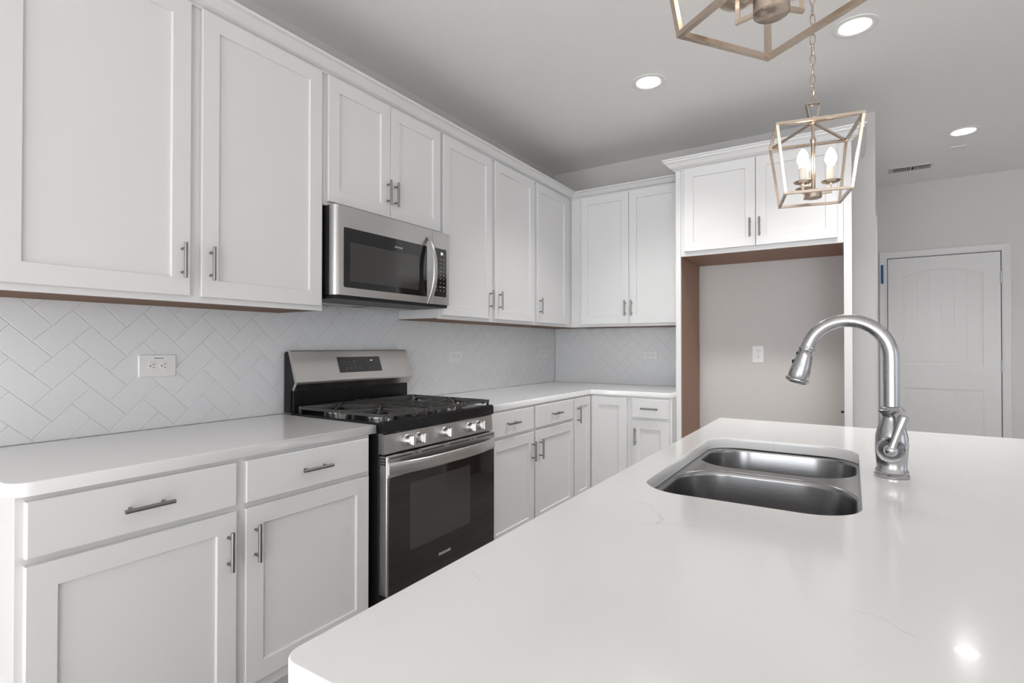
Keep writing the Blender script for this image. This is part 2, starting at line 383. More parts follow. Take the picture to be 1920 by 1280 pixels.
def base(label, fn, u0, u1, cols, toe=True):
    """cols: (u0,u1,drawer?,handle_u,drawer_handle_u)"""
    cx = fn(((u0+u1)/2, .3, 0)); t = thing('base_cabinet', label, 'cabinet', (cx[0], cx[1], 0), 'white shaker base cabinets')
    n1 = XB-.019
    b = MB(fn); b.prism([(.001, .001), (n1-.075, .001), (n1-.075, .105), (n1-.02, .105), (n1-.02, .8790), (.001, .8790)], u0+.0005, u1-.0005, lambda p, q, a: (a, p, q)); b.build('body', CAB, t)
    f = MB(fn); f.box(u0, u1, n1-.0195, n1, .106, .8795, .0006, 1); f.build('face_frame', CAB, t)
    for (a, c, dr, h, dh) in cols:
        if dr:
            d = slab_front(fn, t, a, c, .7345, .8679, XB); pull(fn, d, dh, .801, XB, False)
        d = shaker(fn, t, a, c, .153, .7171 if dr else .8679, XB)
        if h: pull(fn, d, h, (.604 if dr else .756), XB)
    return t
base('white base cabinet left of the gas range with two drawers over two doors', LEFT, .403, 1.468, [(.4191, .9188, 1, .891, .668), (.9488, 1.4526, 1, .979, 1.200)])
base('white base cabinet right of the gas range with two drawers over two doors', LEFT, 2.272, 3.290, [(2.284, 2.746, 1, 2.722, 2.492), (2.765, 3.2836, 1, 2.812, 3.016)])
base('narrow white one-drawer base cabinet on the back wall against the fridge side panel', BACK, .932, 1.2270, [(.9498, 1.2120, 1, .977, 1.080)])
# corner base cabinet
t = thing('corner_base_cabinet', 'white corner base cabinet with two full-height doors meeting at the inside corner', 'cabinet', (.45, 3.8, 0), 'white shaker base cabinets')
k = XB-.019
def Lpoly(n): return [(.001, 3.2905), (n, 3.2905), (n, D-n), (.9315, D-n), (.9315, D-.001), (.001, D-.001)]
b = MB(); b.prism(Lpoly(k-.001), .105, .8790, lambda p, q, a: (p, q, a)); b.prism(Lpoly(k-.075), .001, .1045, lambda p, q, a: (p, q, a)); b.build('body', CAB, t)
d = shaker(LEFT, t, 3.2984, 3.5650, .153, .8679, XB); pull(LEFT, d, 3.343, .756, XB)
shaker(BACK, t, .6400, .9113, .153, .8679, XB)

# crown moulding over the uppers
prof = [(0, 2.424), (.006, 2.424), (.008, 2.431), (.014, 2.433), (.030, 2.438), (.044, 2.448), (.056, 2.456), (.060, 2.459), (.078, 2.461), (.080, 2.469), (0, 2.469)]
n0 = XU-.019
b = MB(); R = []
R.append([(n0+d_, .403, z) for d_, z in prof]); R.append([(n0+d_, D-n0-d_, z) for d_, z in prof]); R.append([(1.2270, D-n0-d_, z) for d_, z in prof])
# sits over the frames: start its back a hair outside them
R = [[(x, y, z) for (x, y, z) in r] for r in R]
b.loft(R); o = b.build('crown_molding', CAB); tag(o, 'white crown molding running along the top of the upper cabinets into the corner', 'molding')

# refrigerator alcove cabinet
FY = 3.6746
frig = t = thing('refrigerator_cabinet', 'white cabinet framing the empty refrigerator alcove, two doors above tall side panels', 'cabinet', (1.74, 3.95, 0))
b = MB(); b.box(1.263, 2.210, FY+.02, D-.001, 1.852, 2.46); b.build('body', CAB, t)
b = MB(); b.box(1.263, 2.211, FY, FY+.0195, 1.8471, 2.50, .0006, 1); b.build('face_frame', CAB, t)
b = MB(); b.box(1.2625, 2.1995, FY+.0205, D-.001, 1.8475, 1.8515); b.build('underside_panel', BROWN, t)['label'] = 'brown unfinished underside'
for x0, x1, xa, xb_ in ((1.2280, 1.2620, 1.2285, 1.2475), (2.2120, 2.2530, 2.2330, 2.2525)):
    b = MB(); b.box(x0, x1, FY, FY+.02, .001, 2.50, .0006, 1); b.box(xa, xb_, FY+.02, D-.001, .001, 2.46); p = b.build('side_panel', CAB, t)
b = MB(); b.box(1.2478, 1.2618, FY+.0205, D-.002, .002, 1.8465); b.build('side_lining', BROWN, t)['label'] = 'brown unfinished inner lining'
b = MB(); b.box(2.2125, 2.2325, FY+.0205, D-.002, .002, 1.8465); b.build('side_lining', BROWN, t)['label'] = 'brown unfinished inner lining'
FRG = lambda p: (p[0], D-p[1], p[2]); nF = D - (FY-.020)
for a, c, h in ((1.2903, 1.7362, 1.706), (1.7395, 2.1819, 1.762)):
    d = shaker(FRG, t, a, c, 1.8762, 2.4400, nF); pull(FRG, d, h, 1.990, nF)
# its crown
prof2 = [(0, 2.440), (.006, 2.440), (.010, 2.448), (.018, 2.450), (.036, 2.462), (.050, 2.480), (.056, 2.486), (.064, 2.488), (.066, 2.500), (.074, 2.502), (.074, 2.512), (0, 2.512)]
b = MB()
R = [[(1.2278-d_, 4.2, z) for d_, z in prof2], [(1.2278-d_, FY-.0003-d_, z) for d_, z in prof2], [(2.2533+d_, FY-.0003-d_, z) for d_, z in prof2], [(2.2533+d_, 4.2, z) for d_, z in prof2]]
b.loft(R); b.build('crown_molding', CAB, frig)
b = MB(); b.cyl((2.196, 3.668, .846), (2.212, 3.690, .846), .0035, .0035, 12); b.cyl((2.200, 3.664, .846), (2.206, 3.661, .846), .0075, .006, 16)
o = b.build('pipe_stub', DARK, smooth=True); tag(o, 'tiny dark round fitting on the inner edge of the right fridge panel', 'fitting')

# ------------------------------------------------------------------ countertops
def arc(cx, cy, r, a0, a1, n=6): return [(cx + r*math.cos(math.radians(a0+(a1-a0)*k/n)), cy + r*math.sin(math.radians(a0+(a1-a0)*k/n))) for k in range(n+1)]
XC = .6356
p = [(.0005, .388)] + arc(XC-.045, .388+.045, .045, -90, 0, 8) + [(XC, 1.4915), (.0005, 1.4915)]
o = curve_plate('countertop', [p], .8800, .914, .0025, QTZ); tag(o, 'white quartz countertop left of the range, rounded at its free front corner', 'countertop')
p = [(.0005, 2.2655), (XC, 2.2655), (XC, D-XC-.03)] + list(reversed(arc(XC+.03, D-XC-.03, .03, 90, 180, 5)))[1:] + [(1.2265, D-XC), (1.2265, D-.0005), (.0005, D-.0005)]
o = curve_plate('countertop', [p], .8800, .914, .0025, QTZ); tag(o, 'L-shaped white quartz countertop right of the range turning along the back wall', 'countertop')
IX0, IX1, IY0, IY1 = 1.7525, 2.98, .3275, 2.4835
outer = [(IX0+.003, IY1), (IX0, IY1-.003)] + arc(IX0+.024, IY0+.024, .024, 180, 270, 8) + arc(IX1-.04, IY0+.04, .04, 270, 360, 8) + [(IX1, IY1)]
cut = rrect(1.838, 2.2655, 1.152, 1.958, .098, 10)
o = curve_plate('island_countertop', [outer, cut], .8800, .914, .0022, QTZ); tag(o, 'big white quartz island countertop with the sink cutout and faucet', 'countertop')
ISL = lambda p: (1.80+.019 - p[1], p[0], p[2])
t = thing('kitchen_island', 'white island base cabinet under the quartz island countertop', 'island', (2.2, 1.4, 0))
b = MB(); 
for bx in ((1.82, 2.62, .365, 1.10), (1.82, 2.62, 2.02, 2.45)): b.box(bx[0], bx[1], bx[2], bx[3], .105, .8795)
b.box(1.82, 1.838, 1.10, 2.02, .105, .8795); b.box(2.60, 2.62, 1.10, 2.02, .105, .8795); b.box(1.838, 2.60, 1.10, 2.02, .105, .30)
b.box(1.875, 2.60, .38, 2.44, .001, .105); b.build('body', CAB, t)
for a, c in ((.38, .73), (.74, 1.09), (1.11, 1.555), (1.565, 2.01), (2.03, 2.44)):
    d = shaker(ISL, t, a, c, .125, .865, .019); pull(ISL, d, c-.03, .72, .019)

# ------------------------------------------------------------------ sink
t = thing('kitchen_sink', 'double-bowl undermount stainless steel sink set in the island countertop', 'sink', (2.05, 1.55, .68))
nearb = rrect(1.842, 2.2620, 1.150, 1.588, .135, 12); farb = rrect(1.842, 2.2620, 1.632, 1.975, .125, 12)
curve_plate('deck', [rrect(1.825, 2.280, 1.135, 1.990, .10, 10), nearb, farb], .8762, .8795, .0005, SINKM, t, 1)
def bowl(x0, x1, y0, y1, r, zb, dx, dy):
    b = MB(); N = 12
    L_ = lambda d, z: [(x, y, z) for x, y in rrect(x0+d, x1-d, y0+d, y1-d, max(r-d, .01), N)]
    rings = [L_(-.006, .8768), L_(-.002, .8775), L_(0, .8768), L_(.003, .873), L_(.0045, .866), L_(.012, zb+.045), L_(.018, zb+.022), L_(.032, zb+.008), L_(.055, zb), L_(.09, zb-.002)]
    b.loft(rings, False, True)
    o = b.build('bowl', SINKM, t, smooth=True)
    m_ = o.modifiers.new('t', 'SOLIDIFY'); m_.thickness = .0015; m_.offset = 1
    b = MB(); b.lathe([(.050, zb+.0005), (.052, zb+.002), (.044, zb+.003), (.040, zb-.0005), (.012, zb-.0008)], (dx, dy, 0)); b.build('drain', STEEL, o, smooth=True)
bowl(1.842, 2.2620, 1.150, 1.588, .135, .685, 2.06, 1.37)
bowl(1.842, 2.2620, 1.632, 1.975, .125, .700, 2.06, 1.80)

# ------------------------------------------------------------------ faucet
FX, FYy = 2.331, 1.591
t = thing('faucet', 'brushed nickel gooseneck pull-down faucet with side lever on the island', 'faucet', (FX, FYy, .914))
b = MB(); b.lathe([(.036, .9145), (.0365, .920), (.033, .9235), (.0345, .928), (.0325, .933), (.0305, .936), (.0315, .950), (.0335, .972), (.0345, .992), (.0335, 1.012), (.0285, 1.034), (.0215, 1.050), (.0195, 1.060), (.0215, 1.067), (.0275, 1.072), (.0285, 1.076), (.0245, 1.079), (.0225, 1.083), (.0175, 1.086)], (FX, FYy, 0)); b.build('body', FAUC, t, smooth=True)
RA = .091; cxa = FX-.0005-RA; za = 1.2055
path = [(FX-.0005, FYy, 1.080), (FX-.0005, FYy, 1.12), (FX-.0005, FYy, 1.16)] + [(cxa + RA*math.cos(math.radians(a)), FYy, za + RA*1.02*math.sin(math.radians(a))) for a in range(0, 166, 5)]
b = MB(); b.tube(path, .0165, 24, up=(0, 1, 0)); b.build('spout', FAUC, t, smooth=True)
e = Vector(path[-1]); dr = Vector((2.133-2.158, 0, 1.138-1.226)).normalized()
b = MB(); b.lathe([(.0165, -.004), (.0175, -.001), (.0175, .001), (.0200, .003), (.0200, .008), (.0185, .010), (.0190, .025), (.0225, .050), (.0250, .066), (.0250, .078), (.0240, .083), (.0285, .086), (.0290, .090), (.0265, .094), (.0200, .0975), (.0190, .0955), (.012, .095)], e, dr); sh = b.build('spray_head', FAUC, t, smooth=True)
b = MB(); q = e + dr*.032; nrm = Vector((-abs(dr.z), 0, dr.x)).normalized() 
for s_ in (0.018, 0.040):
    q = e + dr*s_; b.box(q.x-.0215-(s_-.018)*.18, q.x-.012, FYy-.005, FYy+.005, q.z-.007, q.z+.007, .003)
b.build('spray_button', DARK, sh)
# side hub and lever facing the camera side
hz = .985; hd = Vector((-.05, -1, 0)).normalized(); hc = Vector((FX-.002, FYy, hz))
b = MB(); b.lathe([(.024, .020), (.0285, .034), (.0305, .039), (.0305, .043), (.0290, .0450), (.0265, .0440), (.0200, .0390), (.0130, .0365), (.0005, .0360)], hc, hd); b.build('handle_hub', FAUC, t, smooth=True)
b = MB(); b.lathe([(.0005, .034), (.0110, .037), (.0140, .043), (.0140, .049), (.0110, .055), (.0060, .058), (.0005, .059)], hc, hd, 28); c0 = hc + hd*.048; c1 = c0 + Vector((.026, .004, .082))
b.lathe([(.0005, -.008), (.008, -.006), (.0095, 0)] + [(.0095, .01), (.0085, .02), (.0100, .050), (.0115, .080), (.0105, .086), (.006, .0885), (.0005, .089)], c0, c1-c0); b.build('lever', FAUC, t, smooth=True)

# ------------------------------------------------------------------ microwave
t = thing('microwave', 'stainless steel over-the-range microwave under the short upper cabinet', 'microwave', (.2, 1.864, 1.44))
Y0, Y1, ZB, ZT, XF = 1.483, 2.2450, 1.4445, 1.8455, .392
b = MB(); b.box(.002, .350, Y0+.002, Y1-.002, ZB+.012, ZT, .002); b.build('body', SIDEM, t)
b = MB(); b.box(.004, .385, Y0+.010, Y1-.010, ZB-.006, ZB+.0118, .004); o = b.build('bottom_plate', SIDEM, t)
b = MB(); b.box(.05, .17, Y0+.06, Y0+.36, ZB-.009, ZB-.0062, .001); b.box(.05, .17, Y1-.36, Y1-.06, ZB-.009, ZB-.0062, .001); b.build('grease_filter', HINGE, t)
YS = 2.103
def rounded_front(y0, y1, rl, rr, z0, z1, xb, xf, bev=.0015):
    P = [(xb, y0)] + arc(xf-rl, y0+rl, rl, -90, 0, 6) + arc(xf-rr, y1-rr, rr, 0, 90, 4) + [(xb, y1)]
    b = MB(); b.prism(P, z0, z1, lambda p, q, a: (p, q, a)); return b
d = rounded_front(Y0, YS-.0008, .022, .001, ZB+.010, ZT-.001, .3505, XF).build('door', STEEL, t, smooth=True)
b = MB(LEFT); b.loft([[(u, n, z) for u, z in rrect(1.527+i, 2.062-i, 1.489+i, 1.752-i, .008)] for i, n in ((0, XF-.001), (0, XF+.0007), (.0008, XF+.0012))]); g = b.build('window_glass', GLASS, d)
b = MB(LEFT); b.loft([[(u, n, z) for u, z in rrect(1.562+i, 2.0-i, 1.518+i, 1.690-i, .004)] for i, n in ((0, XF+.0008), (.0004, XF+.0015))]); b.build('window_screen', GLASS2, g)
text('logo', 'FRIGIDAIRE', .0105, (XF+.0013, 1.858, 1.712), (0, 1, 0), (0, 0, 1), PRINT, g)
# bowed door handle
hy = 2.072; b = MB(); P = []
for k_ in range(25):
    s_ = -1 + 2*k_/24; P.append((XF + .004 + .046*(1-abs(s_)**2.4), hy, 1.628 + .172*s_))
b.tube(P, .0060, 16, ry=.0145, up=(1, 0, 0)); b.build('handle', STEEL, d, smooth=True)
cp = rounded_front(YS+.0008, Y1, .001, .006, ZB+.010, ZT-.001, .3505, XF).build('control_panel', STEEL, t, smooth=True)
b = MB(LEFT); b.loft([[(u, n, z) for u, z in rrect(2.117+i, 2.218-i, 1.497+i, 1.755-i, .006)] for i, n in ((0, XF-.001), (0, XF+.0007), (.0008, XF+.0012))]); g = b.build('keypad', GLASS, cp)
text('clock_digits', '20', .020, (XF+.0014, 2.178, 1.728), (0, 1, 0), (0, 0, 1), CLOCK, g)
b = MB(LEFT)
for r_ in range(9):
    z = 1.697 - r_*.021
    cols = (2.138, 2.168, 2.196)
    for c_ in cols:
        w_ = .006 if r_ in (0, 1) else .0022; h_ = .0008 if r_ in (0, 1) else .0022
        if r_ == 7 and c_ > 2.15: w_ = .008; h_ = .0014
        b.box(c_-w_, c_+w_, XF+.001, XF+.0014, z-h_, z+h_)
b.build('key_marks', PRINT, g)

# ------------------------------------------------------------------ gas range
t = thing('gas_range', 'stainless steel and black gas range between the two base cabinets', 'range', (.35, 1.875, 0))
Y0, Y1, YM = 1.499, 2.2540, 1.8765
b = MB(); b.box(.012, .640, Y0+.001, Y1-.001, .03, .893, .002)
for yy in (Y0+.03, Y1-.07):
    for xx in (.05, .55): b.box(xx, xx+.04, yy, yy+.04, .0, .03)
b.build('body', SIDEM, t)
# cooktop pan with rolled front
b = MB(); b.prism([(.065, .894), (.640, .894), (.640, .879), (.677, .8785), (.6805, .882), (.6805, .916), (.677, .924), (.668, .928), (.656, .927), (.645, .9215), (.12, .921), (.065, .921)], Y0-.001, Y1+.001, lambda p, q, a: (p, a, q)); b.build('cooktop', BLACK, t, smooth=True)
# backguard
bg = MB(); bg.prism([(.030, 1.2055), (.032, 1.210), (.052, 1.2105), (.056, 1.207), (.106, 1.064), (.105, 1.055), (.082, 1.022), (.072, 1.030), (.090, 1.059), (.040, 1.2055)], Y0, Y1-.001, lambda p, q, a: (p, a, q)); bgo = bg.build('backguard', STEEL, t)
b = MB(); b.prism([(.010, .9215), (.010, 1.196), (.020, 1.206), (.0298, 1.206), (.0398, 1.2045), (.0895, 1.059), (.0715, 1.0295), (.059, 1.02), (.059, .9215)], Y0+.0005, Y1-.002, lambda p, q, a: (p, a, q)); b.build('back_housing', SIDEM, t)
b = MB()
b.box(.060, .0745, Y0+.006, Y1-.006, .9215, 1.0225, .002); b.build('riser_panel', BLACK, t)
# display on the slanted face
s0, s1 = Vector((.056, 0, 1.207)), Vector((.106, 0, 1.064)); sl = (s1-s0); sn = Vector((-sl.z, 0, sl.x)).normalized()
if sn.x < 0: sn = -sn
def onslant(y, f_, n): p_ = s0 + sl*f_ + sn*n; return (p_.x, y, p_.z)
b = MB(); q = [(1.752, .22), (2.035, .22), (2.035, .76), (1.752, .76)]
b.loft([[onslant(y, f_, n) for y, f_ in q] for n in (-.0005, .0012)]); dp = b.build('display', GLASS, bgo)
Yd = -sl.normalized()
for y, f_, s_ in ((1.795, .38, '--'), (1.825, .38, '--'), (1.855, .38, '=-'), (1.800, .62, '::'), (1.828, .62, '::'), (1.856, .62, '::'), (1.955, .62, ':'), (1.985, .62, '-')):
    text('display_mark', s_, .011, onslant(y, f_, .0014), (0, 1, 0), Yd, PRINT, dp)
text('display_mark', '==', .013, onslant(1.972, .36, .0014), (0, 1, 0), Yd, CLOCK, dp)
# knob panel
kp = MB(); kp.prism([(.6405, .795), (.672, .795), (.676, .800), (.670, .874), (.664, .8785), (.6405, .8785)], Y0+.001, Y1-.001, lambda p, q, a: (p, a, q)); kpo = kp.build('knob_panel', STEEL, t, smooth=True)
for y in (1.630, 1.700, 1.874, 2.058, 2.132):
    z = .836; b = MB(); ax = Vector((1, 0, .08))
    b.lathe([(.025, .001), (.025, .004), (.022, .006), (.0215, .012), (.0205, .026), (.0185, .030), (.0005, .0305)], (.672, y, z), ax, 32)
    k_ = b.build('knob', KNOB, kpo, smooth=True)
    b = MB(); b.box(.699, .717, y-.0075, y+.0075, z-.019, z+.024, .004); b.build('knob_grip', KNOB, k_)
# oven door
b = MB(); b.box(.6405, .686, Y0+.003, Y1-.003, .226, .789, .004); od = b.build('oven_door', STEEL, t)
b = MB(); b.box(.686, .6905, Y0+.004, Y1-.004, .702, .788, .0015); b.build('door_band', STEEL, od)
b = MB()
for a, c in ((1.515, 1.640), (1.662, 1.676), (1.700, 1.850), (1.885, 2.040), (2.062, 2.074), (2.095, 2.235)): b.box(.6895, .6909, a, c, .7775, .7810)
for r_ in range(3):
    b.box(.650, .662, Y0+.0022, Y0+.0032, .752+r_*.011, .758+r_*.011); b.box(.666, .678, Y0+.0022, Y0+.0032, .752+r_*.011, .758+r_*.011)
b.build('vent_slots', DARK, od)
b = MB(); b.box(.6862, .6895, Y0+.014, Y1-.006, .228, .7015, .001); gl = b.build('door_glass', GLASS, od)
b = MB(LEFT); b.loft([[(u, n, z) for u, z in rrect(1.632+i, 2.045-i, .375+i, .657-i, .004)] for i, n in ((0, .6893), (.0004, .6899))]); b.build('oven_window', GLASS2, gl)
text('logo', 'FRIGIDAIRE', .0165, (.6898, 1.855, .297), (0, 1, 0), (0, 0, 1), PRINT, gl)
P = []
for k_ in range(33):
    s_ = -1 + 2*k_/32; P.append((.690 + .052*(1-abs(s_)**3.2), YM + .366*s_, .7385))
b = MB(); b.tube(P, .0080, 20, ry=.0255, up=(1, 0, 0)); b.build('handle', STEEL, od, smooth=True)
b = MB(); b.box(.6405, .682, Y0+.003, Y1-.003, .050, .222, .004); b.build('storage_drawer', SIDEM, t)
# burners
bur = [(.225, 1.635, .034), (.505, 1.635, .042), (.225, 2.115, .042), (.505, 2.115, .034)]
for x, y, r_ in bur:
    b = MB(); b.lathe([(r_+.018, .9215), (r_+.016, .926), (r_+.004, .928), (r_+.002, .936), (r_-.010, .937)], (x, y, 0), seg=32); q = b.build('burner', ALU, t, smooth=True)
    b = MB(); b.lathe([(r_, .9365), (r_+.001, .941), (r_-.003, .945), (.0005, .946)], (x, y, 0), seg=32); b.build('burner_cap', BLACK, q, smooth=True)
b = MB(); b.loft([[(x, y, z) for x, y in rrect(.245-i, .485+i, 1.850-i, 1.900+i, .024)] for i, z in ((.016, .9215), (.012, .927), (.0, .936))]); q = b.build('burner', ALU, t)
b = MB(); b.loft([[(x, y, z) for x, y in rrect(.247+i, .483-i, 1.852+i, 1.898-i, .022)] for i, z in ((0, .9365), (-.001, .941), (.004, .945))]); b.build('burner_cap', BLACK, q)
# grates
for gi, (a, c) in enumerate(((1.512, 1.754), (1.758, 2.000), (2.004, 2.252))):
    b = MB(); zt, hh, ww = .953, .012, .010; x0, x1 = .100, .655; zc_ = zt-hh/2
    for y in (a+ww/2, c-ww/2): b.bar((x0, y, zc_), (x1, y, zc_), ww, hh)
    for x in (x0+ww/2+.0005, x1-ww/2-.0005, (x0+x1)/2): b.bar((x, a+.002, zc_-.0004), (x, c-.002, zc_-.0004), ww, hh-.0004)
    for x in (x0+.006, (x0+x1)/2-.09, (x0+x1)/2+.09, x1-.006):
        for y in (a+.006, c-.006): b.bar((x, y, .9215), (x, y, zc_), .0095, .0095)
    ym = (a+c)/2; up_ = .004
    if gi != 1:
        for bx in (.232, .502):
            for an in range(0, 360, 45):
                ca, sa = math.cos(math.radians(an)), math.sin(math.radians(an))
                ext = min(((c-a)/2)/max(abs(sa), 1e-3), .132/max(abs(ca), 1e-3))
                b.bar((bx+ca*.022, ym+sa*.022, zc_+up_), (bx+ca*ext, ym+sa*ext, zc_), .009, .013)
    else:
        for x in (.16, .22, .28, .45, .51, .57): b.bar((x, a, zc_), (x, c, zc_), .008, hh)
        b.bar((x0, ym-.03, zc_+up_), (x1, ym-.03, zc_+up_), .009, .013); b.bar((x0, ym+.03, zc_+up_), (x1, ym+.03, zc_+up_), .009, .013)
    for y in (a+.045, c-.045): b.box(x1-.012, x1+.003, y-.010, y+.010, .935, .9580, .002)
    b.build('grate', IRON, t)

# ------------------------------------------------------------------ outlets
def outlet(label, fn, u, z, horiz=True, w_=.131, h_=.086, grp=None):
    c = fn((u, 0, z)); t = thing('electrical_outlet', label, 'outlet', c, grp)
    hw, hh = w_/2, h_/2
    b = MB(fn); b.loft([[(u+p, n, z+q) for p, q in rrect(-hw+i, hw-i, -hh+i, hh-i, .004, 3)] for i, n in ((0, .0002), (0, .003), (.003, .006))]); pl = b.build('plate', PLAST, t)
    for s_ in (-1, 1):
        du, dz = (s_*.0195, 0) if horiz else (0, s_*.0195)
        b = MB(fn); cu, cz = u+du, z+dz
        hwx, hwz = (.0135, .0165) if horiz else (.0165, .0135)
        b.loft([[(cu+p, n, cz+q) for p, q in rrect(-hwx+i, hwx-i, -hwz+i, hwz-i, .011, 5)] for i, n in ((-.0008, .0055), (.0, .0062), (.0006, .0076))]); r_ = b.build('receptacle', PLAST, t)
        b = MB(fn)
        if horiz:
            b.box(cu+.000, cu+.008, .0072, .0079, cz+.005, cz+.0072); b.box(cu+.001, cu+.008, .0072, .0079, cz-.0072, cz-.005)
            b.cyl((cu-.007, .0072, cz), (cu-.007, .0079, cz), .0024, seg=12)
        else:
            b.box(cu-.0072, cu-.005, .0072, .0079, cz+.000, cz+.008); b.box(cu+.005, cu+.0072, .0072, .0079, cz+.001, cz+.008)
            b.cyl((cu, .0072, cz-.007), (cu, .0079, cz-.007), .0024, seg=12)
        b.build('slots', DARK, r_)
    b = MB(fn); b.cyl((u, .0055, z), (u, .0072, z), .003, seg=12); b.build('screw', PLAST, t, smooth=True)
    return t
g_ = 'outlets in the tile backsplash'
o = outlet('horizontal white outlet in the herringbone tile left of the range', LEFT, .965, 1.156, grp=g_)
b = MB(LEFT); b.box(.952, .985, .0061, .0063, 1.1840, 1.1865); b.build('ink_mark', GLASS, o)['label'] = 'small dark ink smudge'
outlet('horizontal white outlet in the backsplash just right of the range', LEFT, 2.784, 1.160, w_=.128, h_=.080, grp=g_)
outlet('white outlet on the left wall backsplash near the inside corner', LEFT, 4.00, 1.166, w_=.126, h_=.080, grp=g_)
outlet('white outlet on the back wall backsplash beside the fridge panel', BACK, .875, 1.158, w_=.120, h_=.070, grp=g_)
outlet('vertical white outlet low inside the refrigerator alcove', lambda p: (p[0], D+WT-p[1], p[2]), 1.674, 1.173, False, .080, .125)

# ------------------------------------------------------------------ pendants
def pendant(label, x, y, rot, arms):
    t = thing('lantern_pendant', label, 'pendant light', (x, y, 1.72), 'lantern pendants over the island')
    def P(r, a, z): return (x + r*math.cos(a), y + r*math.sin(a), z)
    sb, st, zb, zt, w_ = .183, .236, 1.7245, 1.942, .0085
    cb = [P(sb/2*math.sqrt(2), rot + PI/4 + k*PI/2, zb) for k in range(4)]; ct = [P(st/2*math.sqrt(2), rot + PI/4 + k*PI/2, zt) for k in range(4)]
    b = MB()
    for k in range(4):
        for c_ in (cb, ct):
            d_ = (Vector(c_[(k+1) % 4]) - Vector(c_[k])).normalized()*w_/2*(1 if k % 2 else -.9); b.bar(Vector(c_[k])-d_, Vector(c_[(k+1) % 4])+d_, w_, w_ if k % 2 else w_-.0003)
        b.bar(cb[k], ct[k], w_*.97, up=(math.cos(rot), math.sin(rot), 0))
        b.bar(ct[k], P(.006, rot + PI/4 + k*PI/2, zt+.032), w_*.8)
    b.build('frame', BRASS, t)
    b = MB(); b.cyl((x, y, 1.735), (x, y, 1.915), .0062, seg=20); b.cyl((x, y, 1.915), (x, y, 1.975), .0048, seg=16)
    b.lathe([(.0065, 1.905), (.0085, 1.912), (.0085, 1.920), (.005, 1.924)], (x, y, 0), seg=20)
    b.lathe([(.006, 1.968), (.012, 1.972), (.012, 1.980), (.008, 1.984), (.008, 1.992), (.004, 1.995)], (x, y, 0), seg=20)
    b.build('stem', BRASS, t, smooth=True)
    b = MB(); b.lathe([(.001, 1.7225), (.0225, 1.7225), (.025, 1.7245), (.025, 1.7475), (.023, 1.7495), (.001, 1.7500)], (x, y, 0), seg=36); b.build('cup', BRASS, t, smooth=True)
    # flared strap above the frame
    b = MB(); ux, uy = math.cos(rot+.15), math.sin(rot+.15); q = lambda s_, z: (x+ux*s_, y+uy*s_, z)
    for p0, p1 in ((q(-.011, 1.985), q(-.021, 2.036)), (q(.011, 1.985), q(.021, 2.036)), (q(-.021, 2.036), q(.021, 2.036)), (q(-.011, 1.985), q(.011, 1.985))): b.bar(p0, p1, .017, .002, up=(ux, uy, 0) if abs(p0[2]-p1[2]) > .01 else (0, 0, 1))
    b.build('strap', BRASS, t)
    # chain and canopy
    b = MB(); z = 2.050; k = 0
    while z < 2.745:
        a = rot + (PI/2 if k % 2 else 0) + .3*math.sin(k*1.7); ux, uy = math.cos(a), math.sin(a); hL, hW = .0195, .0078
        b.tube([(x + ux*hW*math.cos(s_)*(1), y + uy*hW*math.cos(s_), z + hL*math.sin(s_)) for s_ in [2*PI*i/14 for i in range(14)]], .0018, 6, closed=True)
        z += .0335; k += 1
    b.build('chain', BRASS, t, smooth=True)
    b = MB(); b.lathe([(.001, 2.745), (.010, 2.747), (.014, 2.756), (.055, 2.768), (.060, 2.7795), (.001, 2.7797)], (x, y, 0)); b.build('canopy', BRASS, t, smooth=True)
    for a in arms:
        r_ = .051; ca, sa = math.cos(a), math.sin(a); b = MB()
        b.bar((x+ca*.020, y+sa*.020, 1.735), (x+ca*(r_+.003), y+sa*(r_+.003), 1.735), .006); b.bar((x+ca*r_, y+sa*r_, 1.735), (x+ca*r_, y+sa*r_, 1.765), .006)
        ar = b.build('arm', BRASS, t); c_ = (x+ca*r_, y+sa*r_, 0)
        b = MB(); b.lathe([(.004, 1.7625), (.014, 1.7635), (.024, 1.7665), (.0285, 1.7705), (.0275, 1.7708), (.015, 1.7670), (.001, 1.7665)], c_, seg=32); b.build('drip_dish', BRASS, ar, smooth=True)
        b = MB(); b.lathe([(.0115, 1.7668), (.0118, 1.7685), (.0118, 1.8155), (.0105, 1.817), (.001, 1.817)], c_, seg=24); b.build('candle_sleeve', CREAM, ar, smooth=True)
        b = MB(); b.lathe([(.0075, 1.8172), (.0085, 1.821), (.0125, 1.828), (.0172, 1.838), (.0175, 1.845), (.0150, 1.858), (.0095, 1.870), (.0045, 1.877), (.0005, 1.880)], c_, seg=24); b.build('bulb', BULB, ar, smooth=True)
pendant('lantern pendant with three lit candle bulbs hanging over the far end of the island', 2.1445, 2.0055, math.radians(11.5), [math.radians(a) for a in (-8, -122, 123)])
pendant('nearest lantern pendant, cut off by the top of the picture', 2.152, .859, math.radians(54), [math.radians(a) for a in (164, 44, -76)])

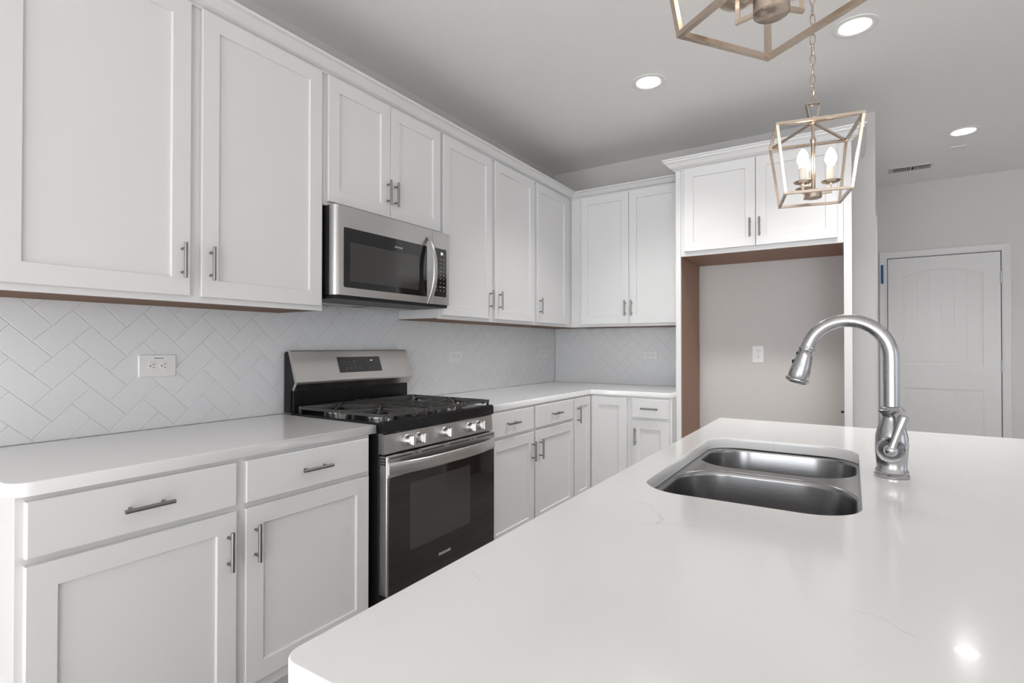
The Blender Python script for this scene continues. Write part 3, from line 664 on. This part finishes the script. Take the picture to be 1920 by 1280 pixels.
# ------------------------------------------------------------------ ceiling lights, vent, sensor
def can(label, x, y):
    t = thing('recessed_light', label, 'ceiling light', (x, y, ZC), 'recessed ceiling lights')
    b = MB(); b.lathe([(.098, ZC-.0002), (.097, ZC-.004), (.085, ZC-.006), (.070, ZC-.004), (.066, ZC-.0015)], (x, y, 0), seg=48, caps=False); b.build('trim_ring', PLAST, t, smooth=True)
    b = MB(); b.lathe([(.0665, ZC-.0012), (.0665, ZC-.0028), (.001, ZC-.0030)], (x, y, 0), seg=48); b.build('lens', LENS, t, smooth=True)
    L = bpy.data.lights.new('downlight', 'SPOT'); L.energy = CAN_WATTS; L.spot_size = math.radians(116); L.spot_blend = 0.9; L.shadow_soft_size = 0.12; L.color = (1.0, 0.98, 0.955)
    o = bpy.data.objects.new('downlight', L); o.location = (0, 0, -.02); C.objects.link(o); o.parent = t
can('round recessed ceiling light nearest the top edge, above the hanging chain', 2.269, 3.028)
can('round recessed ceiling light over the aisle left of the pendants', 1.254, 3.019)
can('farthest round recessed ceiling light, out in the hall by the vent', 2.932, 4.938)
for k_, (x, y) in enumerate(((3.9, 3.0), (5.6, 1.2), (3.9, -1.8))): can(('unseen recessed light right of the island', 'unseen recessed light near the side window', 'unseen recessed light behind the camera on the right')[k_], x, y)
t = thing('ceiling_vent', 'white rectangular ceiling air register with dark louvers above the door', 'vent', (2.685, 5.70, ZC))
b = MB(); b.loft([[(x, y, z) for x, y in rrect(2.530+i, 2.838-i, 5.615+i, 5.775-i, .003, 2)] for i, z in ((0, ZC-.0002), (0, ZC-.003), (.012, ZC-.009))]); b.build('frame', TRIM, t)
b = MB(); b.box(2.555, 2.680, 5.645, 5.745, ZC-.0098, ZC-.0088); b.box(2.690, 2.813, 5.645, 5.745, ZC-.0098, ZC-.0088); bk = b.build('backing', DARK, t)
b = MB()
for k_ in range(20):
    x = 2.557 + k_*.0134
    if 2.676 < x < 2.692: continue
    b.prism([(x, ZC-.0098), (x+.0015, ZC-.0098), (x+.007, ZC-.017), (x+.0055, ZC-.017)], 5.646, 5.744, lambda p, q, a: (p, a, q))
b.build('louvers', TRIM, t)
b = MB(); b.loft([[(x, y, z) for x, y in rrect(2.90+i, 3.000-i, 5.275+i, 5.335-i, .008, 4)] for i, z in ((0, ZC-.0002), (0, ZC-.005), (.004, ZC-.007))])
o = b.build('smoke_detector', PLAST); tag(o, 'small flat white plate on the hall ceiling behind the farthest ceiling light', 'detector')

# ------------------------------------------------------------------ hall door
t = bpy.data.objects.new('door_1', None); C.objects.link(t); t.location = (2.95, YF, 0); struct(t, 'white two-panel door with arched top panel at the end of the hall')
FD = lambda p: (p[0], YF-p[1], p[2])
b = MB(FD)
def casing(u0, u1, z1, cw=.062):
    prf = [(0, 0), (0, .010), (.006, .014), (.020, .012), (.045, .017), (.058, .020), (cw, .018), (cw, 0)]
    R = [[(u0-d_, n, .001) for d_, n in prf], [(u0-d_, n, z1+d_) for d_, n in prf], [(u1+d_, n, z1+d_) for d_, n in prf], [(u1+d_, n, .001) for d_, n in prf]]
    b.loft(R)
casing(2.540, 3.363, 2.078); b.build('door_casing', TRIM, t)
b = MB(FD); b.box(2.5345, 2.539, .0, .006, .0, 2.078); b.box(3.3575, 3.362, .0, .006, .0, 2.078); b.box(2.5345, 3.362, .0, .006, 2.0735, 2.078); b.bm.clear()
b.box(2.5405, 3.3625, .0003, .0015, .002, 2.0775); b.build('door_gap_shade', DARK, t)  # black sheet stands in for the shade in the gap round the slab
U0, U1, ZT = 2.5455, 3.3575, 2.0715; NB, NF_ = .0045, .0085
b = MB(FD); b.box(U0, U1, .0016, NB, .008, ZT)
P0, P1 = 2.660, 3.243
def arch(i, n=14):     # top panel outline inset by i
    x0, x1 = P0+i, P1-i; zs = 1.895; pts = [(x0, 1.060+i), (x1, 1.060+i)]
    for k_ in range(n+1):
        s_ = 1-2*k_/n; pts.append((x0+(x1-x0)*(s_+1)/2, zs-i + .062*(1-s_*s_)))
    return pts
b.box(U0, P0, NB, NF_, .008, ZT); b.box(P1, U1, NB, NF_, .008, ZT); b.box(P0, P1, NB, NF_, .008, .20); b.box(P0, P1, NB, NF_, .840, 1.060)
A = arch(0)[2:]; b.prism([(P0, ZT)] + list(reversed(A)) + [(P1, ZT)], NB, NF_, lambda p, q, a: (p, a, q))
sb = b.build('door_slab', TRIM, t)
b = MB(FD)
for i0, i1, zf in ((0, .018, None),):
    r1, r2, r3 = arch(0), arch(.012), arch(.022)
    b.loft([[(p, NF_, q) for p, q in r1], [(p, NB+.0002, q) for p, q in r2]], False, False)
rr2 = lambda i: [(P0+i, .20+i), (P1-i, .20+i), (P1-i, .840-i), (P0+i, .840-i)]
b.loft([[(p, NF_, q) for p, q in rr2(0)], [(p, NB+.0002, q) for p, q in rr2(.012)]], False, False)
# raised plank fields
def field(x0, x1, z0, top):
    n = 6; w_ = (x1-x0)/n
    for k_ in range(n):
        a, c = x0+k_*w_, x0+(k_+1)*w_
        q = lambda i: [(a+i, z0+i), (c-i, z0+i)] + [((c-i)+(a-c+2*i)*s_/4, top((c-i)+(a-c+2*i)*s_/4)-i) for s_ in range(5)]
        b.loft([[(p, NB, q_) for p, q_ in q(0)], [(p, NB+.0010, q_) for p, q_ in q(.0028)]], False, True)
xm = (P0+P1)/2; hw = (P1-P0)/2-.028
field(P0+.028, P1-.028, 1.088, lambda x: 1.867 + .062*(1-((x-xm)/hw)**2)); field(P0+.028, P1-.028, .228, lambda x: .812)
b.build('door_panels', TRIM, sb)
for z in (1.845, 1.055, .22):
    b = MB(FD); b.cyl((3.3600, .013, z-.050), (3.3600, .013, z+.050), .0065, seg=16); b.box(3.350, 3.3600, .0085, .0098, z-.05, z+.05); b.build('hinge', HINGE, t, smooth=True)
b = MB(FD); b.lathe([(.030, .009), (.030, .013), (.012, .018), (.011, .040), (.024, .046), (.028, .058), (.022, .070), (.001, .073)], (2.600, 0, .93), (0, 1, 0), 32); b.build('door_knob', HINGE, t, smooth=True)
b = MB(FD); b.box(2.489, 2.511, .0202, .0208, 1.838, 2.020); o = b.build('tape_strip', TAPE); tag(o, 'short strip of blue tape stuck on the left door casing', 'tape')
